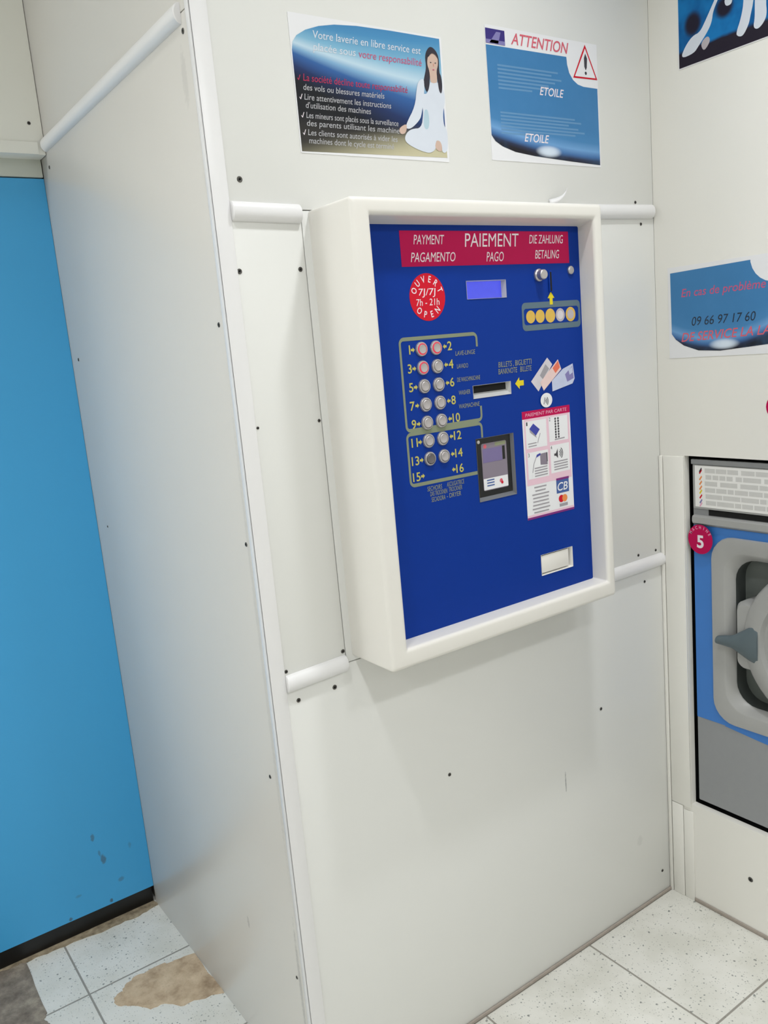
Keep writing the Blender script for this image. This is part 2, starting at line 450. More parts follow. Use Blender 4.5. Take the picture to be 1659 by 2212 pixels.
class Art:
    """flat printed artwork: polygons and letters in several inks, in thin layers on one surface"""
    def __init__(self, mp, d0=0.0004, step=0.00015):
        self.mp, self.d0, self.step = mp, d0, step
        self.v, self.f, self.mi, self.mats = [], [], [], []
    def _m(self, m):
        if m not in self.mats: self.mats.append(m)
        return self.mats.index(m)
    def poly(self, pts, m, layer=0):
        b = len(self.v); d = self.d0 + layer * self.step
        self.v += [self.mp(u, v, d) for u, v in pts]
        self.f.append(tuple(range(b, b + len(pts)))); self.mi.append(self._m(m))
    def rect(self, u0, u1, v0, v1, m, layer=0): self.poly([(u0, v0), (u1, v0), (u1, v1), (u0, v1)], m, layer)
    def disc(self, cu, cv, r, m, layer=0, rv=None, n=36):
        rv = rv or r
        self.poly([(cu + r * math.cos(2 * math.pi * i / n), cv + rv * math.sin(2 * math.pi * i / n)) for i in range(n)], m, layer)
    def strip(self, outer, inner, m, layer=0):
        b = len(self.v); d = self.d0 + layer * self.step; n = len(outer); k = self._m(m)
        self.v += [self.mp(u, v, d) for u, v in outer] + [self.mp(u, v, d) for u, v in inner]
        for i in range(n):
            j = (i + 1) % n
            self.f.append((b + i, b + j, b + n + j, b + n + i)); self.mi.append(k)
    def line(self, pts, w, m, layer=0):
        for (a, b) in zip(pts, pts[1:]):
            du, dv = b[0] - a[0], b[1] - a[1]; l = math.hypot(du, dv); nu, nv = -dv / l * w / 2, du / l * w / 2
            self.poly([(a[0] + nu, a[1] + nv), (a[0] - nu, a[1] - nv), (b[0] - nu, b[1] - nv), (b[0] + nu, b[1] + nv)], m, layer)
    def text(self, s, u0, v0, w, h, m, layer=0, shear=0.0, bold=0.0, rise=0.0, align='L', rot=0.0):
        """baseline start u0, v0; total width w (None keeps natural width); cap height h; rise over the width"""
        vs, fs = glyphs(s, shear, bold)
        x0 = min(p[0] for p in vs); x1 = max(p[0] for p in vs)
        sv = h / CAPH; su = (w / (x1 - x0)) if w else sv
        wid = su * (x1 - x0)
        off = {'L': 0, 'C': -wid / 2, 'R': -wid}[align]
        b = len(self.v); d = self.d0 + layer * self.step; k = self._m(m)
        ca, sa = math.cos(rot), math.sin(rot)
        for x, y in vs:
            a = off + su * (x - x0); c = sv * y + rise * (su * (x - x0) / wid)
            self.v.append(self.mp(u0 + a * ca - c * sa, v0 + a * sa + c * ca, d))
        for f in fs: self.f.append(tuple(b + i for i in f)); self.mi.append(k)
    def arc_text(self, s, cu, cv, r, a0, a1, h, m, layer=0, bold=0.0, su=0.8, flip=False):
        for i, ch in enumerate(s):
            a = math.radians(a0 + (a1 - a0) * i / max(1, len(s) - 1))
            rr = r
            rot = a - math.pi / 2 if not flip else a + math.pi / 2
            pu, pv = cu + rr * math.cos(a), cv + rr * math.sin(a)
            vs, fs = glyphs(ch, 0.0, bold)
            wd = (max(p[0] for p in vs) - min(p[0] for p in vs)) * h / CAPH * su
            self.text(ch, pu, pv, wd, h, m, layer, bold=bold, align='C', rot=rot)
    def build(self, name, parent=None):
        me = bpy.data.meshes.new(name)
        me.from_pydata([tuple(p) for p in self.v], [], self.f)
        me.polygons.foreach_set('material_index', self.mi)
        me.update()
        return link(name, me, self.mats, parent)

def soft(pts, n=2):
    """rounds the corners of an outline"""
    for _ in range(n):
        q = []
        for a, b in zip(pts, pts[1:] + pts[:1]):
            q += [(a[0] * .75 + b[0] * .25, a[1] * .75 + b[1] * .25), (a[0] * .25 + b[0] * .75, a[1] * .25 + b[1] * .75)]
        pts = q
    return pts

CHECK = [(0, .35), (.12, .42), (.28, .2), (.62, 1.0), (.78, 1.0), (.34, 0), (.22, 0)]

# ------------------------------------------------------------------ floor
def ragged(pts, jit, sub=5):
    out = []
    for a, b in zip(pts, pts[1:] + pts[:1]):
        for i in range(sub):
            t = i / sub; k = jit if i else jit * .3
            out.append((a[0] + (b[0] - a[0]) * t + random.uniform(-k, k), a[1] + (b[1] - a[1]) * t + random.uniform(-k, k)))
    return out

def flat_patch(name, pts, z, m, parent):
    bm = bmesh.new()
    a = [bm.verts.new((x, y, z)) for x, y in pts]; b = [bm.verts.new((x, y, 0.0)) for x, y in pts]
    bm.faces.new(a)
    n = len(pts)
    for i in range(n): bm.faces.new((a[i], a[(i + 1) % n], b[(i + 1) % n], b[i]))
    return finish(bm, name, m, parent, smooth=False)

floor = box('floor', (ROOM_X0, W + 0.02, ROOM_Y0, 1.5, -0.06, 0.0), M['tiles'])
tag(floor, 'pale terrazzo floor tiles with dark specks, broken near the blue door', 'floor', kind='structure')
o = flat_patch('exposed_screed', ragged([(-0.372, 0.965), (-0.374, 0.72), (-0.386, 0.705), (-0.378, 0.68), (-0.39, 0.40), (-0.40, 0.10), (-0.95, 0.10), (-0.95, 0.975)], 0.002, 6), 0.0010, M['concrete'], floor)
o['label'] = 'bare brown screed where the tiles are broken away'
o = flat_patch('threshold_mortar', ragged([(-0.001, 0.945), (-0.001, 1.02), (-0.95, 1.02), (-0.95, 0.965), (-0.43, 0.965), (-0.36, 0.955), (-0.27, 0.948), (-0.15, 0.938), (-0.06, 0.934)], 0.004, 6), 0.0016, M['threshold'], floor)
o['label'] = 'gritty brown mortar under the door'
o = flat_patch('worn_patch', ragged([(-0.001, 0.672), (-0.054, 0.682), (-0.089, 0.692), (-0.146, 0.695), (-0.182, 0.687), (-0.200, 0.664), (-0.227, 0.656), (-0.226, 0.621), (-0.197, 0.599), (-0.167, 0.555), (-0.132, 0.549), (-0.103, 0.514), (-0.062, 0.505), (-0.001, 0.482)], 0.004, 4), 0.0012, M['mortar'], floor)
o['label'] = 'tan mortar patch with a ragged edge'

# ------------------------------------------------------------------ booth walls
wf = empty('wall_front', (W / 2, 0, 0)); tag(wf, 'white laminate booth wall that carries the payment machine', 'wall', kind='structure')
def panel(b, name='panel', m='laminate', p=wf, bev=0.0012): return box(name, b, M[m], p, bev)
box('backing_board', (0.004, W, 0.008, 0.03, 0.0, CEIL), M['grime'], wf)
panel((0.0, W, 0.0, 0.008, 1.806, CEIL), 'upper_panel')
panel((0.0, 0.1655, 0.0, 0.008, 0.958, 1.8045), 'middle_panel')
panel((0.167, W, 0.0, 0.008, 0.958, 1.8045), 'middle_panel')
panel((0.0, W, 0.0, 0.008, 0.0, 0.9565), 'lower_panel')
ws = empty('wall_left', (0, D / 2, 0)); tag(ws, 'white laminate side of the booth beside the blue door', 'wall', kind='structure')
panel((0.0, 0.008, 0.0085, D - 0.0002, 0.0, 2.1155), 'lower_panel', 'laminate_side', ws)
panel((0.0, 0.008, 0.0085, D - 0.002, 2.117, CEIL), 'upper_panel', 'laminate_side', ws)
box('backing_board', (0.008, 0.02, 0.03, D + 0.05, 0.0, CEIL), M['grime'], ws)

# corner angle, half-round rails
bm = bmesh.new()
add_box(bm, -0.0022, 0.0300, -0.0022, 0.0, 0.0, CEIL, 0.0008)
add_box(bm, -0.0022, 0.0, -0.0022, 0.0140, 0.0, CEIL, 0.0008)
o = finish(bm, 'trim_1', M['pvc']); tag(o, 'white plastic angle strip down the outer corner of the booth', 'trim', kind='structure')
o = half_rail('trim_2', FR, 0.0302, 0.1640, 1.8015, 0.0165, M['pvc'], vertical_tilt=-0.003); tag(o, 'short white half-round rail left of the payment machine top', 'trim', kind='structure')
o = half_rail('trim_3', FR, 0.806, 1.142, 1.8130, 0.0165, M['pvc'], vertical_tilt=0.006); tag(o, 'white half-round rail right of the payment machine top', 'trim', kind='structure')
o = half_rail('trim_4', FR, 0.0302, 0.1650, 0.9545, 0.0168, M['pvc'], vertical_tilt=0.004); tag(o, 'short white half-round rail left of the payment machine base', 'trim', kind='structure')
o = half_rail('trim_5', FR, 0.806, 1.148, 0.9545, 0.0168, M['pvc'], vertical_tilt=0.002); tag(o, 'white half-round rail right of the payment machine base', 'trim', kind='structure')
o = half_rail('trim_6', SD, 0.036, 0.9035, 2.1160, 0.0165, M['pvc']); tag(o, 'long white half-round rail high on the booth side', 'trim', kind='structure')

# sealant lines at the floor
o = box('baseboard_front', (0.03, W, -0.005, 0.0, 0.0, 0.009), M['grime'], bev=0.002); tag(o, 'grey-brown sealant line under the booth front', 'baseboard', kind='structure')
o = box('baseboard_right', (W - 0.005, W, -4.0, -0.0765, 0.0, 0.010), M['grime'], bev=0.002); tag(o, 'grey-brown sealant line under the right wall', 'baseboard', kind='structure')

# screws in the boards: countersunk head in a small dark recess
def screw(mp, u, v, r, parent):
    s = lathe('screw', mp, u, v, [(r * 1.25, 0.0002), (r * 1.1, 0.0012), (r * 0.8, 0.0014), (r * 0.55, 0.0008), (0, 0.0007)], M['screw'], parent, n=14)
    a = Art(mp, 0.0012, 0.0001)
    a.line([(u - r * .5, v - r * .3), (u + r * .5, v + r * .3)], r * .5, M['hole']); a.line([(u - r * .3, v + r * .5), (u + r * .3, v - r * .5)], r * .5, M['hole'])
    a.build('screw_slot', s)
for u, v, r in ((0.054, 1.853, .0042), (0.034, 1.703, .0038), (0.154, 1.704, .0036), (0.1605, 1.433, .0026), (0.034, 1.435, .0022), (0.034, 0.979, .003),
                (0.053, 0.916, .0036), (0.134, 0.917, .0040), (0.1605, 0.983, .0034), (1.083, 1.839, .003), (1.101, 1.790, .003), (1.052, 0.985, .003),
                (1.121, 0.984, .0028), (1.073, 0.911, .003), (0.397, 0.632, .0034), (0.889, 0.623, .0034), (1.110, 0.071, .0034)):
    screw(FR, u, v, r, wf)
for u, v, r in ((0.034, 2.088, .0038), (0.034, 1.618, .0036), (0.032, 1.226, .0034), (0.052, 0.759, .0032), (0.903, 1.595, .0036), (0.871, 1.159, .0024), (0.899, 2.063, .0036), (0.042, 0.320, .003)):
    screw(SD, u, v, r, ws)

# ------------------------------------------------------------------ blue door, lintel, bulkhead
door = empty('door_1', (-0.5, D, 0.05)); tag(door, 'plain blue door at the left behind the booth, scuffed near the floor', 'door', kind='structure')
box('under_door_shade', (-0.98, -0.004, D + 0.010, D + 0.024, 0.0015, 0.058), M['black'], door)  # black strip standing for the shaded gap under the door
box('door_leaf', (-0.98, -0.0003, D, D + 0.04, 0.055, 2.049), M['door'], door)
o = box('trim_7', (-1.3, -0.002, D - 0.004, D + 0.05, 2.052, 2.16), M['lintel'], bev=0.001); tag(o, 'grey lintel strip over the blue door', 'trim', kind='structure')
bk = empty('wall_back', (-1.0, 0.92, 2.1)); tag(bk, 'cream bulkhead above the blue door', 'wall', kind='structure')
box('bulkhead_panel', (ROOM_X0, -0.001, 0.909, 1.0, 2.094, CEIL), M['bulkhead'], bk, 0.001)
box('edge_strip', (ROOM_X0, -0.018, 0.905, 0.9095, 2.094, 2.122), M['bulkhead'], bk, 0.001)
screw(front_map(0.909), -0.03, 2.166, 0.0035, bk)
box('flank_panel', (ROOM_X0, -1.0, D, D + 0.05, 0.0, 2.094), M['bulkhead'], bk)

# ------------------------------------------------------------------ right wall with the machine opening
OY0, OY1, OZ0, OZ1 = -0.0715, -0.760, 0.2865, 1.2290
wr = empty('wall_right', (W, -2, 0)); tag(wr, 'white right wall built around the washing machine', 'wall', kind='structure')
bm = bmesh.new(); T = 0.018
add_box(bm, W, W + T, ROOM_Y0, 0.0, OZ1, CEIL)
add_box(bm, W, W + T, ROOM_Y0, 0.0, 0.0, OZ0)
add_box(bm, W, W + T, OY0, 0.0, OZ0, OZ1)
add_box(bm, W, W + T, ROOM_Y0, OY1, OZ0, OZ1)
finish(bm, 'wall_board', M['wall'], wr)
box('corner_post', (W - 0.006, W, -0.0705, -0.012, 0.275, 1.2270), M['wall'], wr, 0.002)
box('corner_post', (W - 0.006, W, -0.0460, -0.012, 0.0, 0.2735), M['wall'], wr, 0.002)
box('joint_strip', (W - 0.004, W, -0.0765, -0.0475, 0.0, 0.2640), M['wall'], wr, 0.001)
box('corner_bead', (W - 0.008, W, -0.0100, -0.0005, 0.0, 1.2270), M['wall'], wr, 0.002)
box('niche_lining', (W + T, W + 0.75, OY1 - 0.02, OY1 - 0.01, OZ0 - 0.02, OZ1 + 0.02), M['void'], wr)
box('niche_lining', (W + T, W + 0.75, OY0 + 0.01, OY0 + 0.02, OZ0 - 0.02, OZ1 + 0.02), M['void'], wr)
box('niche_lining', (W + T, W + 0.75, OY1 - 0.02, OY0 + 0.02, OZ1 + 0.01, OZ1 + 0.02), M['void'], wr)
box('niche_floor', (W + T, W + 0.75, OY1 - 0.01, OY0 + 0.01, OZ0 - 0.02, OZ0 - 0.01), M['void'], wr)
screw(RW, 0.0615, 0.018, 0.0045, wr); screw(RW, 0.240, 0.146, 0.0055, wr)

# ------------------------------------------------------------------ rest of the room
o = box('ceiling', (ROOM_X0, W + 0.02, ROOM_Y0, 1.2, CEIL, CEIL + 0.04), M['room']); tag(o, 'white ceiling', 'ceiling', kind='structure')
o = box('wall_rear', (ROOM_X0, W + 0.02, ROOM_Y0 - 0.04, ROOM_Y0, 0.0, CEIL), M['room']); tag(o, 'white wall behind the camera', 'wall', kind='structure')
o = box('wall_far_left', (ROOM_X0 - 0.04, ROOM_X0, ROOM_Y0, 1.0, 0.0, CEIL), M['room']); tag(o, 'white wall at the far left', 'wall', kind='structure')

for x, y, wt, sp, r in DOWNLIGHTS:
    t = empty('ceiling_downlight', (x, y, CEIL)); tag(t, 'unseen round white recessed downlight in the ceiling', 'ceiling light', 'ceiling downlights')
    mp = lambda u, v, d=0.0: Vector((u, v, CEIL - d))
    lathe('rim', mp, x, y, [(r + .03, 0.0), (r + .028, .006), (r + .006, .008), (r + .002, .003)], M['pvc'], t)
    lathe('diffuser', mp, x, y, [(r + .004, 0.003), (0, 0.0035)], M['diffuser'], t)
    ld = bpy.data.lights.new('downlight_lamp', 'AREA'); ld.shape = 'DISK'; ld.size = 2 * r; ld.energy = wt; ld.spread = math.radians(sp); ld.color = LAMP_COL
    lo = bpy.data.objects.new('downlight_lamp', ld); COL.objects.link(lo); lo.location = (x, y, CEIL - 0.012)
for x, y, sx, sy, wt in FILL_PANELS:
    t = empty('added_fill_panel', (x, y, CEIL)); tag(t, 'unseen flat rectangular light panel, added for fill', 'ceiling light', 'added fill panels')
    box('frame', (x - sx / 2 - .02, x + sx / 2 + .02, y - sy / 2 - .02, y + sy / 2 + .02, CEIL - .008, CEIL), M['pvc'], t, 0.002)
    box('diffuser', (x - sx / 2, x + sx / 2, y - sy / 2, y + sy / 2, CEIL - .010, CEIL - .0075), M['diffuser'], t)
    ld = bpy.data.lights.new('fill_panel_lamp', 'AREA'); ld.shape = 'RECTANGLE'; ld.size = sx; ld.size_y = sy; ld.energy = wt; ld.color = LAMP_COL
    lo = bpy.data.objects.new('fill_panel_lamp', ld); COL.objects.link(lo); lo.location = (x, y, CEIL - 0.02)

# ------------------------------------------------------------------ payment machine
K = empty('payment_machine', ((KX0 + KX1) / 2, 0, KZ0)); tag(K, 'white framed payment machine with a blue face, buttons and slots, mounted on the booth wall', 'payment machine')
def rr(i, r, x0=KX0, x1=KX1, z0=KZ0, z1=KZ1): return rrect(x0 + i, x1 - i, z0 + i, z1 - i, r)
loops = [(rr(0, .006), 0.0), (rr(0, .006), KD - .009)]
for k in range(1, 6):
    a = math.radians(18 * k); loops.append((rr(.009 * (1 - math.cos(a)), .006), KD - .009 + .009 * math.sin(a)))
def ri(i, r, t=0.0): return rrect(PX0 - i, PX1 + i, PZ0 - i, PZ1 + i + t, r)
for k in range(0, 6):
    a = math.radians(18 * k); loops.append((ri(.008 * (1 - math.sin(a)), .0035, .009 - .0015 * k / 5), KD - .008 + .008 * math.cos(a)))
loops.append((ri(0, .0035), PD - .001))
loft('housing', FR, loops, M['housing'], K, angle=50)

# face panel with four cut-outs
HOLES = {'lcd': (0.4590, 0.5610, 1.6310, 1.6645), 'note': (0.4580, 0.5580, 1.4415, 1.4660), 'terminal': (0.4560, 0.5570, 1.2360, 1.3620), 'return': (0.6165, 0.7130, 1.0470, 1.0920)}
us = sorted({PX0 - .001, PX1 + .001} | {q for h in HOLES.values() for q in h[:2]})
vs_ = sorted({PZ0 - .001, PZ1 + .001} | {q for h in HOLES.values() for q in h[2:]})
bm = bmesh.new(); vv = {}
def gv(u, v):
    if (u, v) not in vv: vv[(u, v)] = bm.verts.new(PN(u, v))
    return vv[(u, v)]
for a, b in zip(us, us[1:]):
    for c, d in zip(vs_, vs_[1:]):
        mu, mv = (a + b) / 2, (c + d) / 2
        if any(h[0] < mu < h[1] and h[2] < mv < h[3] for h in HOLES.values()): continue
        bm.faces.new((gv(a, c), gv(b, c), gv(b, d), gv(a, d)))
g = bmesh.ops.extrude_face_region(bm, geom=bm.faces[:])
for v in [e for e in g['geom'] if isinstance(e, bmesh.types.BMVert)]: v.co.y += 0.0025
face = finish(bm, 'face_panel', M['blue'], K, smooth=False); face['label'] = 'deep blue face panel'

def recess(name, key, depth, inset, m_rev, m_back, lip=0.0015):
    """inset: left, right, bottom, top shift of the back plate"""
    u0, u1, v0, v1 = HOLES[key]
    o = [(u0, v0), (u1, v0), (u1, v1), (u0, v1)]
    g = [(u0 - lip, v0 - lip), (u1 + lip, v0 - lip), (u1 + lip, v1 + lip), (u0 - lip, v1 + lip)]
    i = [(u0 + inset[0], v0 + inset[2]), (u1 - inset[1], v0 + inset[2]), (u1 - inset[1], v1 - inset[3]), (u0 + inset[0], v1 - inset[3])]
    rev = loft(name, PN, [(g, 0.0002), (g, 0.0012), (o, 0.0012), (i, -depth)], m_rev, K, angle=10)
    bm = bmesh.new(); bm.faces.new([bm.verts.new(PN(u, v, -depth + .0004)) for u, v in i])
    back = finish(bm, 'back_plate', m_back, rev, smooth=False)
    return rev, back

# small display
rev, b = recess('display_window', 'lcd', 0.009, (0.001, 0.004, 0.0005, 0.001), M['lip_grey'], M['lcd'], 0.0004); b.name = 'display_screen'; b['label'] = 'glowing blue screen'
# banknote slot
rev, b = recess('banknote_slot', 'note', 0.008, (0.0, 0.006, 0.010, 0.0), M['lip_grey'], M['void'], 0.0005)
# coin return
rev, b = recess('coin_return', 'return', 0.009, (0.0, 0.0055, 0.004, 0.0015), M['housing'], M['void'], 0.0003)
box('return_flap', (0.6175, 0.7015, -PD + .0005, -PD + .003, 1.0515, 1.0895), M['housing'], rev, 0.0008)
# card terminal
rev, b = recess('card_terminal', 'terminal', 0.006, (0.002, 0.004, 0.007, 0.001), M['lip_dark'], M['black'], 0.0004)
a = Art(front_map(-PD + .0055), 0.0004, 0.0003)
a.poly(rrect(0.4735, 0.5415, 1.2545, 1.3500, .004), M['term_face'])
a.rect(0.4765, 0.5285, 1.3110, 1.3390, M['term_lcd'], 1)
a.rect(0.5295, 0.5365, 1.3120, 1.3395, M['black'], 1)
a.disc(0.4835, 1.3440, 0.0042, M['warn_pink'], 1)
a.rect(0.5100, 0.5390, 1.3420, 1.3490, M['olive'], 1)
a.rect(0.4745, 0.5405, 1.2560, 1.2790, M['paper'], 1)
for k in range(3): a.line([(0.483, 1.275 - k * .0055), (0.503, 1.275 - k * .0055)], 0.0024, M['card_blue'], 2)
a.disc(0.5215, 1.2695, 0.0042, M['warn_pink'], 2); a.disc(0.5240, 1.2655, 0.0030, M['red'], 3)
a.build('terminal_face', rev)
lathe('lock_boss', PN, 0.4615, 1.3555, [(.0035, 0), (.0035, .002), (0, .0025)], M['steel'], rev, n=12)

# payment banner
a = Art(PN)
a.rect(0.3095, 0.7455, 1.6935, 1.7565, M['magenta'])
kw = dict(layer=1, shear=0.25)
a.text('PAYMENT', 0.340, 1.7325, 0.073, 0.0165, M['white_ink'], **kw)
a.text('PAGAMENTO', 0.331, 1.7015, 0.106, 0.0165, M['white_ink'], **kw)
a.text('PAIEMENT', 0.462, 1.7275, 0.142, 0.0245, M['white_ink'], layer=1, shear=0.12)
a.text('PAGO', 0.5145, 1.7000, 0.046, 0.0175, M['white_ink'], **kw)
a.text('DIE ZAHLUNG', 0.6320, 1.7330, 0.098, 0.0165, M['white_ink'], **kw)
a.text('BETALING', 0.6465, 1.7035, 0.070, 0.0165, M['white_ink'], **kw)
a.build('payment_banner', K)['label'] = 'magenta banner with payment in several languages'

# opening hours disc
a = Art(PN); cu, cv = 0.3630, 1.6385
a.disc(cu, cv, 0.0418, M['red'], rv=0.0430)
a.arc_text('OUVERT', cu, cv, 0.0270, 158, 22, 0.0115, M['white_ink'], 1, bold=0.012)
a.arc_text('OPEN', cu, cv, 0.0375, 228, 312, 0.0115, M['white_ink'], 1, bold=0.012, flip=True)
a.text('7J/7J', cu, cv + 0.0035, 0.040, 0.0120, M['white_ink'], 1, shear=0.1, align='C')
a.text('7h - 21h', cu, cv - 0.0150, 0.054, 0.0120, M['white_ink'], 1, shear=0.1, align='C')
a.build('opening_hours_sticker', K)['label'] = 'round red sticker with opening hours'

# coin entry: knob, slot, lock, arrow, printed coins
lathe('reject_button', PN, 0.6530, 1.6710, [(.0125, 0), (.0125, .004), (.0100, .006), (.0100, .016), (.0085, .018), (0, .0182)], M['steel'], K)
o = lathe('key_lock', PN, 0.7470, 1.6790, [(.0085, 0), (.0085, .0035), (.0065, .005), (0, .005)], M['steel'], K, n=20)
bm = bmesh.new(); add_box(bm, 0.6805, 0.6905, -PD - .003, -PD + .0005, 1.6360, 1.6790, 0.0012)
cs = finish(bm, 'coin_slot', M['blue'], K)
box('slot_opening', (0.6835, 0.6878, -PD - .0034, -PD - .002, 1.6385, 1.6765), M['void'], cs)
def arrow(a, cu, cv, L, wd, ang, m, layer=0):
    p = [(-L / 2, wd * .22), (0, wd * .22), (0, wd / 2), (L / 2, 0), (0, -wd / 2), (0, -wd * .22), (-L / 2, -wd * .22)]
    c, s = math.cos(ang), math.sin(ang)
    a.poly([(cu + x * c - y * s, cv + x * s + y * c) for x, y in p], m, layer)
a = Art(PN)
arrow(a, 0.6860, 1.6245, 0.026, 0.020, math.pi / 2, M['arrow'], 2)
a.strip(rrect(0.6010, 0.7720, 1.5620, 1.6180, .010), rrect(0.6065, 0.7660, 1.5735, 1.6060, .006), M['coin_frame'])
for k, (u, m) in enumerate(((0.6250, 'gold'), (0.6520, 'gold'), (0.6815, 'gold'), (0.7110, 'silver'), (0.7420, 'gold'))):
    r = (0.0128, 0.0132, 0.0142, 0.0135, 0.0148)[k]
    a.disc(u, 1.5895, r, M[m], 1)
    if k >= 3: a.disc(u, 1.5895, r * .66, M['gold' if m == 'silver' else 'silver'], 2) if k == 4 else a.disc(u, 1.5895, r * .66, M['note_grey'], 2)
a.build('coin_label', K)['label'] = 'grey frame with a row of five printed coins'

# push buttons
ROWZ = [1.5455 - 0.0341 * i for i in range(7)]
for i, z in enumerate(ROWZ):
    for j, u in enumerate((0.3385, 0.3730)):
        b = lathe('push_button', PN, u, z, [(.0136, 0), (.0136, .0022), (.0122, .0042), (.0104, .0046), (.0098, .0030)], M['steel'], K)
        lit = (i, j) in ((0, 0), (0, 1), (1, 0))
        dark = (i, j) == (6, 0)
        lathe('button_cap', PN, u, z, [(.0098, .0022), (.0092, .0050), (.0080, .0060), (.0070, .0056), (0, .0054)], M['cap_dark' if dark else 'cap'], b)
        if lit:
            b['label'] = 'push button with a lit red ring'
            lathe('lamp_ring', PN, u, z, [(.0108, .0047), (.0100, .0052), (.0091, .0053), (.0086, .0061)], M['lamp_red'], b)
# numbers, arrows and frames beside the buttons
a = Art(PN); Y = M['yellow']
for i in range(8):
    z = (ROWZ + [1.3105])[i]
    dz = 0.0008 * 0
    s = str(2 * i + 1); w = 0.0085 if len(s) == 1 else 0.0165
    uR = 0.3130 if len(s) == 1 else 0.3130
    a.text(s, uR, z - 0.0075, None, 0.0160, Y, 1, bold=0.012, align='R')
    arrow(a, 0.3190, z, 0.0090, 0.0095, 0, Y, 1)
    s = str(2 * i + 2); w = 0.0090 if len(s) == 1 else 0.0175
    arrow(a, 0.3950, z + .001, 0.0090, 0.0095, math.pi, Y, 1)
    a.text(s, 0.4015, z - 0.0065, None, 0.0160, Y, 1, bold=0.012)
G = M['grey_frame']
def open_frame(u0, u1, v0, v1, r, w, gap=None, stop=None):
    """rounded frame line; gap = (v_low, v_high) left open on the right side"""
    k = 6; o = rrect(u0, u1, v0, v1, r, k); i = rrect(u0 + w * .7, u1 - w * .7, v0 + w, v1 - w, max(r - w, .001), k)
    n = len(o)
    for p in range(n):
        q = (p + 1) % n
        if gap and p == n - 1:   # the straight right-hand side, bottom to top
            for (ya, yb) in ((v0 + r, gap[0]), (gap[1], v1 - r)):
                a.poly([(u1 - w * .7, ya), (u1, ya), (u1, yb), (u1 - w * .7, yb)], G)
            continue
        qd = [o[p], o[q], i[q], i[p]]
        if stop:                 # the lower right corner is cut away where the card terminal sits
            if all(x > stop[0] and y < stop[1] for x, y in qd): continue
            qd = [(min(x, stop[0]), y) if y < stop[1] else (x, y) for x, y in qd]
        a.poly(qd, G)
open_frame(0.2880, 0.4780, 1.3955, 1.5690, 0.012, 0.0068, (1.426, 1.541))
open_frame(0.2870, 0.4760, 1.2925, 1.3955, 0.012, 0.0068, (1.3045, 1.3635), (0.4550, 1.3600))
OL = M['olive']
for s, u0, z, w in (('LAVE-LINGE', 0.4200, 1.5275, 0.050), ('LAVADO', 0.4215, 1.5030, 0.028), ('DIE WASCHMASCHINE', 0.4195, 1.4775, 0.059),
                    ('WASHER', 0.4215, 1.4525, 0.029), ('WASMACHINE', 0.4195, 1.4265, 0.053)):
    a.text(s, u0, z, w, 0.0082, OL, 1, shear=0.1)
for s, u0, z, w in (('SECHOIRS', 0.3270, 1.2795, 0.036), ('ASCIUGATRICE', 0.3750, 1.2805, 0.044), ('DAS TROCKNEN', 0.3330, 1.2690, 0.042),
                    ('TROCKNER', 0.3790, 1.2700, 0.034), ('SECADORA', 0.3350, 1.2575, 0.034), ('- DRYER', 0.3730, 1.2585, 0.036),
                    ('BILLETS , BIGLIETTI', 0.5285, 1.4960, 0.092, ), ('BANKNOTE   BILLETE', 0.5275, 1.4825, 0.092)):
    a.text(s, u0, z, w, 0.0088 if z < 1.4 else 0.0105, OL, 1, shear=0.1)
arrow(a, 0.5830, 1.4600, 0.024, 0.024, math.pi, M['arrow'], 1)
a.build('button_legend', K)['label'] = 'yellow printed numbers, arrows and frames'

# printed banknotes and contactless mark
a = Art(PN)
a.poly([(0.666, 1.505), (0.680, 1.490), (0.636, 1.438), (0.616, 1.460)], M['note_grey'])
a.poly([(0.660, 1.492), (0.670, 1.482), (0.650, 1.462), (0.642, 1.470)], M['grey_ink'], 1)
a.poly([(0.697, 1.499), (0.706, 1.478), (0.651, 1.438), (0.642, 1.456)], M['note_pink'], 2)
a.poly([(0.697, 1.496), (0.702, 1.482), (0.688, 1.471), (0.680, 1.482)], M['note_orange'], 3)
a.poly([(0.741, 1.487), (0.745, 1.455), (0.738, 1.445), (0.676, 1.434), (0.676, 1.456), (0.710, 1.478)], M['note_blue'], 4)
a.poly([(0.739, 1.482), (0.742, 1.456), (0.722, 1.450), (0.716, 1.466)], M['violet_mid'], 5)
a.poly([(0.727, 1.474), (0.738, 1.480), (0.739, 1.468), (0.730, 1.464)], M['note_blue'], 6)
a.build('banknote_label', K)['label'] = 'printed fan of three banknotes'
a = Art(PN, d0=0.0020)
a.disc(0.6560, 1.4180, 0.0172, M['paper'], rv=0.0150)
for r in (.004, .0075, .011):
    pts = [(0.650 + r * math.cos(math.radians(t)), 1.416 + r * math.sin(math.radians(t))) for t in range(-45, 50, 15)]
    a.line(pts, 0.0018, M['dark_ink'], 1)
a.line([(0.648, 1.410), (0.652, 1.424)], 0.003, M['grey_ink'], 1)
a.build('contactless_sticker', K)['label'] = 'round white sticker'

